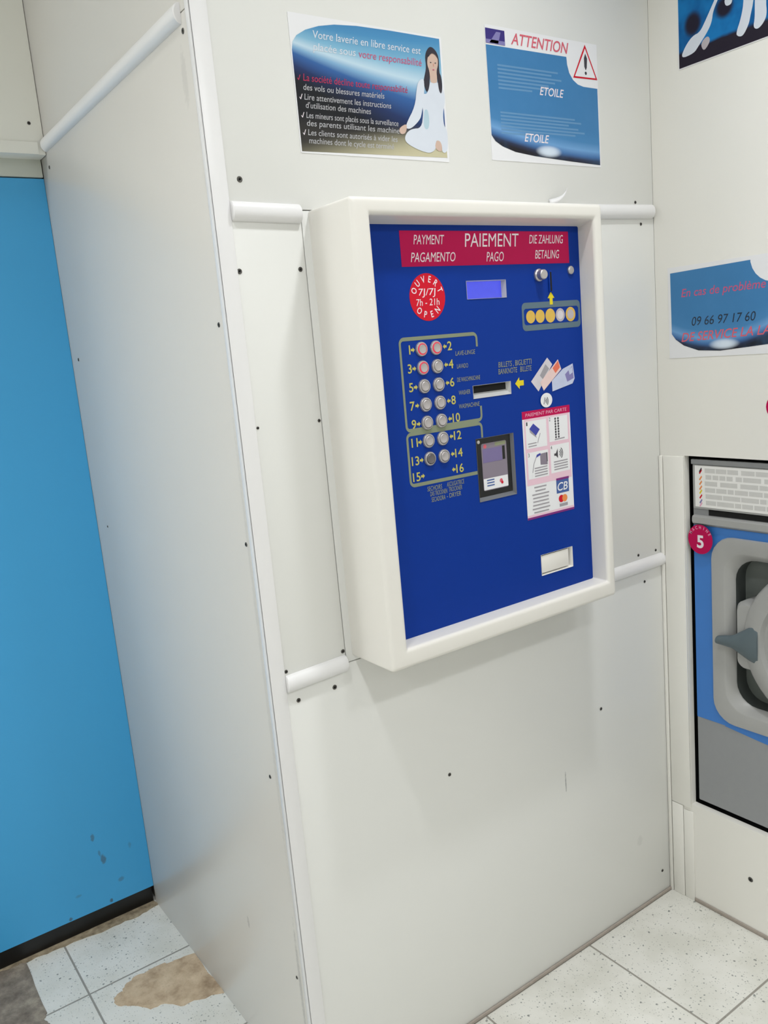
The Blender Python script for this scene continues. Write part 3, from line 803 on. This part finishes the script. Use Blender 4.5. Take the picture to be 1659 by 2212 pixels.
# instruction sticker
a = Art(PN); x0, x1 = 0.5845, 0.7255
a.rect(x0, x1, 1.1740, 1.4010, M['paper'])
a.rect(x0, x1, 1.3850, 1.4010, M['magenta'], 1)
a.text('PAIEMENT PAR CARTE', 0.594, 1.3895, 0.122, 0.0068, M['pink_letter'], 2, shear=.1)
a.rect(x0 + .004, x1 - .003, 1.2460, 1.3850, M['pale_pink'], 1)
CELLS = ((0.5925, 0.6530, 1.3230, 1.3800), (0.6600, 0.7170, 1.3290, 1.3810), (0.5935, 0.6540, 1.2590, 1.3150), (0.6610, 0.7185, 1.2620, 1.3215))
for c in CELLS: a.rect(*c, M['paper'], 2)
for s, (u, v) in zip('1234', ((.5945, 1.371), (.6615, 1.373), (.5955, 1.306), (.6625, 1.313))): a.text(s, u, v, .004, .0075, M['dark_ink'], 3)
a.poly([(0.6030, 1.3640), (0.6150, 1.3740), (0.6330, 1.3600), (0.6210, 1.3480)], M['blue_ink'], 3)
a.poly([(0.6045, 1.3570), (0.6080, 1.3540), (0.6230, 1.3430), (0.6210, 1.3480), (0.6030, 1.3640)], M['grey_ink'], 3)
a.line([(0.634, 1.352), (0.628, 1.340), (0.625, 1.332)], .0018, M['grey_ink'], 3)
for r in range(8):
    for q in range(2): a.disc(0.6800 + q * .0085, 1.3765 - r * .0056, .0026, M['dark_ink'], 3, n=10)
a.line([(0.676, 1.3325), (0.706, 1.3335)], .0026, M['grey_ink'], 3)
a.line([(0.597, 1.3330), (0.622, 1.3335)], .0022, M['grey_ink'], 3); a.line([(0.598, 1.3275), (0.622, 1.328)], .0022, M['grey_ink'], 3)
a.poly([(0.6300, 1.2855), (0.6510, 1.2835), (0.6510, 1.3095), (0.6300, 1.3085)], M['term_face'], 3)
a.rect(0.649, 0.6515, 1.2900, 1.3090, M['dark_ink'], 4)
a.poly([(0.6180, 1.3020), (0.6310, 1.3060), (0.6310, 1.3105), (0.6200, 1.3080)], M['blue_ink'], 4)
a.line([(0.6190, 1.304), (0.6110, 1.290), (0.6060, 1.272)], .0018, M['grey_ink'], 3)
for k in range(4): a.line([(0.612, 1.2800 - k * .0055), (0.650, 1.2805 - k * .0055)], .0026, M['grey_ink'], 3)
a.poly([(0.6720, 1.3030), (0.6770, 1.3030), (0.6830, 1.3130), (0.6830, 1.2920), (0.6770, 1.2980), (0.6720, 1.2980)], M['dark_ink'], 3)
for r in (.006, .010, .014):
    a.line([(0.684 + r * math.cos(math.radians(t)), 1.302 + r * math.sin(math.radians(t))) for t in range(-50, 51, 20)], .0020, M['dark_ink'], 3)
for k in range(4): a.line([(0.670, 1.2850 - k * .0055), (0.712, 1.2855 - k * .0055)], .0026, M['grey_ink'], 3)
for k in range(8):
    w = (.036, .030, .050, .046, .046, .048, .052, .044)[k]
    a.line([(0.622 - w / 2 + .004, 1.2400 - k * .0076), (0.622 + w / 2 + .004, 1.2400 - k * .0076)], .0026, M['grey_ink'], 3)
a.rect(0.6740, 0.7130, 1.2445, 1.2490, M['purple'], 3)
a.rect(0.6740, 0.7120, 1.2160, 1.2445, M['card_blue'], 2)
a.text('CB', 0.6770, 1.2215, 0.031, 0.0170, M['paper'], 3, shear=.2, bold=.01)
a.disc(0.6870, 1.2035, .0080, M['red'], 3, n=20); a.disc(0.6975, 1.2035, .0080, M['orange'], 4, n=20)
a.rect(0.6810, 0.7060, 1.1865, 1.1930, M['grey_ink'], 2)
a.rect(x0, x1, 1.1740, 1.1785, M['purple'], 2); a.rect(x0, x1, 1.1785, 1.1830, M['pale_pink'], 2)
a.build('instruction_sticker', K)['label'] = 'white and pink card payment instructions'

# little curl of white tape sticking out above the housing
bm = bmesh.new(); prev = None
for i in range(9):
    t = i / 8; u = 0.792 + 0.052 * t; v = KZ1 + 0.034 + 0.024 * t ** 2.0; d = 0.001 + 0.012 * math.sin(t * 2.6)
    a_ = bm.verts.new(FR(u, v, d)); b_ = bm.verts.new(FR(u - .004 * t, v - .012 * (1 - t) - .002, d + .004))
    if prev: bm.faces.new((prev[0], a_, b_, prev[1]))
    prev = (a_, b_)
o = finish(bm, 'tape_curl', M['pvc'])
md = o.modifiers.new('thickness', 'SOLIDIFY'); md.thickness = 0.0006
tag(o, 'small curl of white tape above the payment machine', 'tape')

# ------------------------------------------------------------------ posters
def sheet(name, mp, u0, u1, v0, v1, label):
    o = loft(name, mp, [(rrect(u0, u1, v0, v1, .001, 1), 0.0), (rrect(u0, u1, v0, v1, .001, 1), 0.0010)], M['paper'], cap_last=True, angle=20)
    return tag(o, label, 'poster')
P1 = sheet('poster', FR, 0.1795, 0.5180, 1.9020, 2.1300, 'landscape poster with a seated woman in white on a blue sky')
a = Art(FR, 0.0013)
a.poly([(0.5130, 2.1265), (0.396, 2.1265), (0.321, 2.1250), (0.273, 2.121), (0.240, 2.1145), (0.212, 2.1050), (0.193, 2.0940), (0.184, 2.0830), (0.1815, 2.0700), (0.1815, 1.9045), (0.5130, 1.9100)], M['p_woman'])
a.build('printed_picture', P1)
a = Art(FR, 0.0017)
a.poly(soft([(0.491, 2.111), (0.481, 2.105), (0.474, 2.091), (0.476, 2.072), (0.469, 2.053), (0.466, 2.043), (0.472, 2.026), (0.478, 2.033), (0.482, 2.049), (0.484, 2.060), (0.500, 2.060), (0.502, 2.048), (0.502, 2.035), (0.507, 2.026), (0.511, 2.034), (0.512, 2.052), (0.507, 2.067), (0.509, 2.091), (0.503, 2.104)]), M['hair'], 0)
a.poly(soft([(0.489, 2.100), (0.481, 2.092), (0.478, 2.077), (0.483, 2.066), (0.483, 2.049), (0.486, 2.043), (0.499, 2.044), (0.501, 2.055), (0.500, 2.067), (0.505, 2.078), (0.506, 2.091), (0.499, 2.100)]), M['skin'], 1)
a.poly(soft([(0.482, 2.047), (0.477, 2.032), (0.471, 2.023), (0.463, 2.024), (0.459, 2.002), (0.460, 1.989), (0.453, 1.961), (0.430, 1.958), (0.418, 1.952), (0.410, 1.941), (0.413, 1.932), (0.431, 1.924), (0.453, 1.918), (0.471, 1.916), (0.486, 1.925), (0.486, 1.941), (0.495, 1.939), (0.501, 1.932), (0.500, 1.919), (0.512, 1.919), (0.517, 1.938), (0.516, 1.963), (0.509, 1.969), (0.509, 1.993), (0.515, 2.009), (0.517, 2.023), (0.514, 2.033), (0.511, 2.042), (0.502, 2.048), (0.490, 2.044)]), M['dress'], 2)
a.poly(soft([(0.462, 1.995), (0.472, 1.996), (0.474, 1.972), (0.468, 1.958), (0.458, 1.962)]), M['dress_shade'], 3)
a.poly(soft([(0.469, 2.051), (0.455, 2.047), (0.448, 2.032), (0.441, 1.999), (0.417, 1.967), (0.415, 1.957), (0.428, 1.958), (0.451, 1.976), (0.456, 1.988), (0.462, 2.008), (0.466, 2.028)]), M['dress'], 3)
a.poly(soft([(0.417, 1.966), (0.405, 1.961), (0.398, 1.955), (0.401, 1.946), (0.412, 1.948), (0.417, 1.957)]), M['skin'], 4)
a.poly(soft([(0.487, 1.941), (0.482, 1.925), (0.499, 1.919), (0.501, 1.931), (0.497, 1.940)]), M['skin'], 3)
a.poly(soft([(0.466, 2.043), (0.472, 2.026), (0.478, 2.033), (0.482, 2.049), (0.478, 2.066), (0.470, 2.056)]), M['hair'], 5)
a.poly(soft([(0.501, 2.062), (0.502, 2.035), (0.507, 2.026), (0.511, 2.034), (0.512, 2.052), (0.508, 2.066)]), M['hair'], 5)
a.poly(soft([(0.480, 2.088), (0.482, 2.100), (0.492, 2.106), (0.503, 2.100), (0.507, 2.088), (0.500, 2.097), (0.490, 2.099)]), M['hair'], 6)
for eu in (0.4870, 0.4985): a.disc(eu, 2.0815, .0018, M['dark_ink'], 6, rv=.0009, n=10)
a.disc(0.4925, 2.0690, .0026, M['rose'], 6, rv=.0010, n=12); a.line([(0.4930, 2.0800), (0.4940, 2.0745)], .0008, M['note_orange'], 6)
a.build('printed_woman', P1)
a = Art(FR, 0.0017)
wh, tg, dp = M['white_ink'], M['text_grey'], M['dark_pink']
a.text('Votre laverie en libre service est', 0.2270, 2.0935, 0.238, 0.0125, M['dress'], shear=.15)
a.text('placée sous', 0.2240, 2.0735, 0.090, 0.0125, M['dress'], shear=.15)
a.text('votre responsabilité', 0.3210, 2.0725, 0.144, 0.0125, M['rose'], shear=.15)
a.build('headline_lettering', P1)
a = Art(FR, 0.0017)
def chk(u, v, s, m): a.poly([(u + s * x, v + s * y) for x, y in CHECK], m)
chk(0.1860, 2.0215, .009, dp)
a.text("La société décline toute responsabilité", 0.1980, 2.0215, 0.228, 0.0115, dp, shear=.15)
for s, u0, v0, w in (('des vols ou blessures matériels', 0.1965, 2.0065, 0.174), ('Lire attentivement les instructions', 0.1965, 1.9905, 0.188),
                     ("d'utilisation des machines", 0.1980, 1.9770, 0.139), ('Les mineurs sont placés sous la surveillance', 0.1970, 1.9605, 0.201),
                     ('des parents utilisant les machines', 0.1965, 1.9475, 0.209), ('Les clients sont autorisés à vider les', 0.1970, 1.9320, 0.196),
                     ('machines dont le cycle est terminé', 0.1975, 1.9185, 0.186)):
    a.text(s, u0, v0, w, 0.0098, tg, shear=.15)
for v in (1.9905, 1.9605, 1.9320): chk(0.1865, v, .009, wh)
a.build('list_lettering', P1)

P2 = sheet('poster', FR, 0.6330, 0.9660, 1.9120, 2.1690, 'white and blue warning notice with a red triangle, right of the poster with the woman')
a = Art(FR, 0.0013)
a.poly([(0.634, 2.1315), (0.8670, 2.1335), (0.8685, 2.118), (0.8740, 2.102), (0.8850, 2.089), (0.9000, 2.081), (0.9180, 2.078), (0.963, 2.078), (0.963, 1.9165), (0.867, 1.9200), (0.757, 1.9255), (0.700, 1.9310), (0.664, 1.9400), (0.645, 1.949), (0.6350, 1.960)], M['p_notice'])
a.rect(0.6345, 0.6870, 2.1345, 2.1625, M['navy'], 1)
a.poly([(0.644, 2.136), (0.664, 2.158), (0.676, 2.158), (0.668, 2.136)], M['violet_mid'], 2)
a.rect(0.6345, 0.6870, 2.1345, 2.1420, M['violet_mid'], 2)
a.text('ATTENTION', 0.7040, 2.1400, 0.171, 0.0215, M['warn_pink'], 1, shear=.3, bold=.010)
a.poly([(0.9270, 2.1650), (0.8860, 2.0940), (0.9640, 2.0960)], M['red'], 1)
a.poly([(0.9270, 2.1570), (0.8915, 2.0975), (0.9585, 2.0990)], M['paper'], 2)
a.poly([(0.9225, 2.1370), (0.9270, 2.1470), (0.9325, 2.1370), (0.9305, 2.1180), (0.9265, 2.1120), (0.9225, 2.1200)], M['dark_ink'], 3)
a.disc(0.9265, 2.1065, .0035, M['dark_ink'], 3, n=14)
for k in range(7): a.line([(0.662, 2.0960 - k * .0072), (0.848 - (.01, .03, 0, .02, .04, .02, .09)[k], 2.0975 - k * .0072)], .0036, M['poster_line'], 1)
for k in range(7): a.line([(0.663, 2.0060 - k * .0066), (0.915 - (.03, .01, .05, .02, .0, .03, .15)[k], 2.0070 - k * .0066)], .0034, M['poster_line'], 1)
for u, v in ((0.7800, 2.0495), (0.7280, 1.9535)):
    a.text('ETOILE', u, v, 0.074, 0.0160, M['white_ink'], 2, shear=.3, bold=.009)
a.build('printed_notice', P2)

P4 = sheet('poster', RW, 0.0370, 0.4010, 1.4680, 1.6820, 'blue notice with a black phone number on the right wall')
a = Art(RW, 0.0013)
pts = [(0.044, 1.6690), (0.252, 1.6735)]
for t in range(191, 276, 14): pts.append((0.310 + .059 * math.cos(math.radians(t)), 1.680 + .059 * math.sin(math.radians(t))))
pts += [(0.345, 1.6170), (0.395, 1.6170), (0.395, 1.500), (0.300, 1.489), (0.247, 1.4850), (0.175, 1.4800), (0.118, 1.4835), (0.078, 1.4970), (0.056, 1.512), (0.045, 1.526)]
a.poly(pts, M['p_phone'])
a.text('En cas de problème', 0.0740, 1.6105, 0.214, 0.0185, M['rose'], 1, shear=.2, bold=.004)
a.text('09 66 97 17 60', 0.1010, 1.5420, 0.163, 0.0200, M['phone'], 1, shear=.2)
a.text('DE SERVICE LA LAVERIE', 0.0720, 1.5060, 0.300, 0.0200, M['warn_pink'], 1, shear=.25, bold=.008, rise=.006)
a.build('printed_notice', P4)

P3 = sheet('poster', RW, 0.0800, 0.4750, 2.1120, 2.6500, 'dark blue picture poster at the top of the right wall')
a = Art(RW, 0.0013)
a.rect(0.0820, 0.4730, 2.1140, 2.6480, M['p_night'])
wk = M['dress']
a.poly(soft([(0.186, 2.245), (0.194, 2.245), (0.181, 2.223), (0.169, 2.204), (0.166, 2.185), (0.156, 2.169), (0.132, 2.146), (0.120, 2.135), (0.085, 2.134), (0.099, 2.157), (0.118, 2.172), (0.136, 2.173), (0.151, 2.193), (0.172, 2.224)]), wk, 1)
a.poly(soft([(0.154, 2.161), (0.162, 2.151), (0.155, 2.139), (0.144, 2.132), (0.137, 2.150)]), M['silver'], 1)
a.poly(soft([(0.238, 2.260), (0.268, 2.260), (0.264, 2.193), (0.256, 2.166), (0.253, 2.153), (0.244, 2.138), (0.236, 2.132), (0.226, 2.136), (0.223, 2.143), (0.235, 2.169), (0.242, 2.201)]), wk, 1)
a.poly(soft([(0.268, 2.260), (0.300, 2.260), (0.290, 2.185), (0.293, 2.156), (0.285, 2.142), (0.272, 2.134), (0.262, 2.141), (0.266, 2.158), (0.266, 2.192)]), wk, 1)
a.poly(soft([(0.196, 2.214), (0.200, 2.220), (0.216, 2.222), (0.215, 2.210), (0.212, 2.203), (0.200, 2.203)]), wk, 1)
a.build('printed_picture', P3)

o = lathe('wall_sticker', RW, 0.3170, 1.3500, [(.0300, 0.0), (.0300, .0006), (.0, .0008)], M['magenta']); tag(o, 'round magenta sticker at the right edge, above the washing machine', 'sticker')

# ------------------------------------------------------------------ washing machine
MX = W + 0.014
MR = right_map(MX)
m0, m1, mz0, mz1 = 0.0835, 0.7470, 0.3000, 1.2200
WM = empty('washing_machine', (MX + .3, -(m0 + m1) / 2, mz0)); tag(WM, 'grey and blue front-loading washing machine built into the right wall', 'washing machine')
k = 6
cu, cz = 0.4150, 0.7900
inner = rrect(0.1900, 0.6400, 0.6050, 0.9800, .055, k)
outer = rrect(m0, m1, mz0, mz1, .003, k)
mid = rrect(0.1340, 0.6960, 0.5470, 1.0340, .060, k)
loft('cabinet', MR, [(outer, -0.55), (outer, -0.002), (rrect(m0 + .002, m1 - .002, mz0 + .002, mz1 - .002, .003, k), 0.0), (mid, 0.0)], M['mach_grey'], WM)
sur = loft('door_surround', MR, [(mid, 0.0), (rrect(.1365, .6935, .5495, 1.0315, .058, k), .006), (rrect(.170, .660, .585, .999, .056, k), .008), (rrect(.1735, .6565, .5885, .9955, .055, k), .006), (rrect(.1885, .6415, .6035, .9815, .055, k), -.010), (inner, -.014)], M['mach_light'], WM)
loft('recess_well', MR, [(inner, -.014), (inner, -.055)], M['mach_well_shade'], WM)
bm = bmesh.new(); bm.faces.new([bm.verts.new(MR(u, v, -.055)) for u, v in inner])
finish(bm, 'recess_plate', M['mach_dark'], WM, smooth=False)
# blue field around the door
a = Art(MR, 0.0008)
bl = M['mach_blue']
a.rect(m0 + .001, .165, .5390, 1.0540, bl); a.rect(.665, m1 - .001, .5390, 1.0540, bl)
a.rect(.165, .665, 1.0050, 1.0540, bl)
low = [(m0 + .0815 + (m1 - m0 - .163) * i / 16, .5370 - .018 * math.sin(math.pi * i / 16)) for i in range(17)]
a.poly(low + [(.665, .5390), (.665, .5800), (.165, .5800), (.165, .5390)], bl)
a.build('blue_field', WM)
# control fascia with the instruction strip
box('top_rail', (MX - .006, MX + .02, -m1, -m0, 1.2075, 1.2200), M['mach_grey'], WM, 0.002)
fas = loft('fascia', MR, [(rrect(.0870, .7430, 1.0960, 1.2080, .003, 2), 0.0), (rrect(.0885, .7415, 1.0975, 1.2065, .003, 2), .005)], M['mach_light'], WM, cap_last=True)
a = Art(MR, 0.0056)
a.rect(.0945, .7355, 1.1020, 1.2050, M['strip_white'])
for r in range(6):
    v = 1.1990 - r * .0160; u = .1215 + random.uniform(0, .003)
    while u < .73:
        w = random.choice((.016, .022, .028, .034, .045))
        a.line([(u, v - .0055), (min(u + w, .733), v - .0055)], .0110, M['strip_grey'], 1); u += w + random.choice((.0025, .0025, .003, .008))
for v, m in ((1.196, 'dark_ink'), (1.192, 'red'), (1.176, 'orange'), (1.164, 'orange'), (1.152, 'orange'), (1.142, 'arrow'), (1.130, 'red'), (1.118, 'violet_mid'), (1.110, 'pink_letter')):
    a.poly([(.1060, v - .005), (.1130, v + .005), (.1145, v + .001), (.1085, v - .008)], M[m], 1)
a.build('instruction_strip', fas)['label'] = 'white strip of small grey instructions'
box('handle_recess_shade', (MX - .0008, MX + .002, -.700, -.128, 1.0815, 1.0960), M['void'], WM)  # thin dark strip on the front, painted as the shade of a recess
loft('lower_ledge', MR, [(rrect(.0845, .7460, 1.0560, 1.0800, .004, 3), 0.0), (rrect(.0850, .7455, 1.0575, 1.0790, .004, 3), .006), (rrect(.0870, .7435, 1.0610, 1.0760, .004, 3), .010)], M['mach_light'], WM, cap_last=True)
# round number sticker
a = Art(MR, 0.0125)
a.disc(.1110, 1.0210, .0345, M['magenta'], rv=.0375)
a.text('5', .1110, 1.0000, .0190, .0300, M['white_ink'], 1, bold=.03, align='C')
a.arc_text('MACHINE', .1110, 1.0210, .0265, 150, 30, .0075, M['pink_letter'], 1, bold=.01)
o = a.build('number_sticker', WM); o['label'] = 'round magenta sticker with the number 5'
# round door
dr = lathe('loading_door', MR, cu, cz, [(.196, -.052), (.198, -.010), (.194, .006), (.186, .014), (.160, .020), (.146, .018), (.138, .006), (.134, -.020)], M['mach_light'], WM, n=64)
lathe('door_glass', MR, cu, cz, [(.136, -.012), (.120, -.022), (.080, -.036), (0, -.044)], M['glass'], dr, n=48)
blk = loft('latch_block', MR, [(rrect(.1990, .300, .7050, .8790, .022, 5), -.054), (rrect(.1990, .300, .7050, .8790, .022, 5), -.004), (rrect(.206, .294, .712, .872, .020, 5), .008)], M['mach_light'], dr, cap_last=True)
# lever handle
bm = bmesh.new()
prof = [(.158, .772, .010, .013), (.176, .774, .013, .014), (.200, .776, .017, .014), (.222, .778, .030, .013), (.242, .780, .042, .012), (.256, .780, .046, .010), (.266, .779, .040, .008)]
rings = []
for u, v, hv, hd in prof:
    rings.append([bm.verts.new(MR(u, v + hv * math.sin(2 * math.pi * i / 14), .016 + hd * math.cos(2 * math.pi * i / 14))) for i in range(14)])
for p, q in zip(rings, rings[1:]):
    for i in range(14): bm.faces.new((p[i], p[(i + 1) % 14], q[(i + 1) % 14], q[i]))
bm.faces.new(rings[0]); bm.faces.new(rings[-1])
finish(bm, 'door_handle', M['lever'], dr, angle=60)['label'] = 'slate grey lever handle'

bpy.data.objects.remove(_to); bpy.data.curves.remove(_tc)
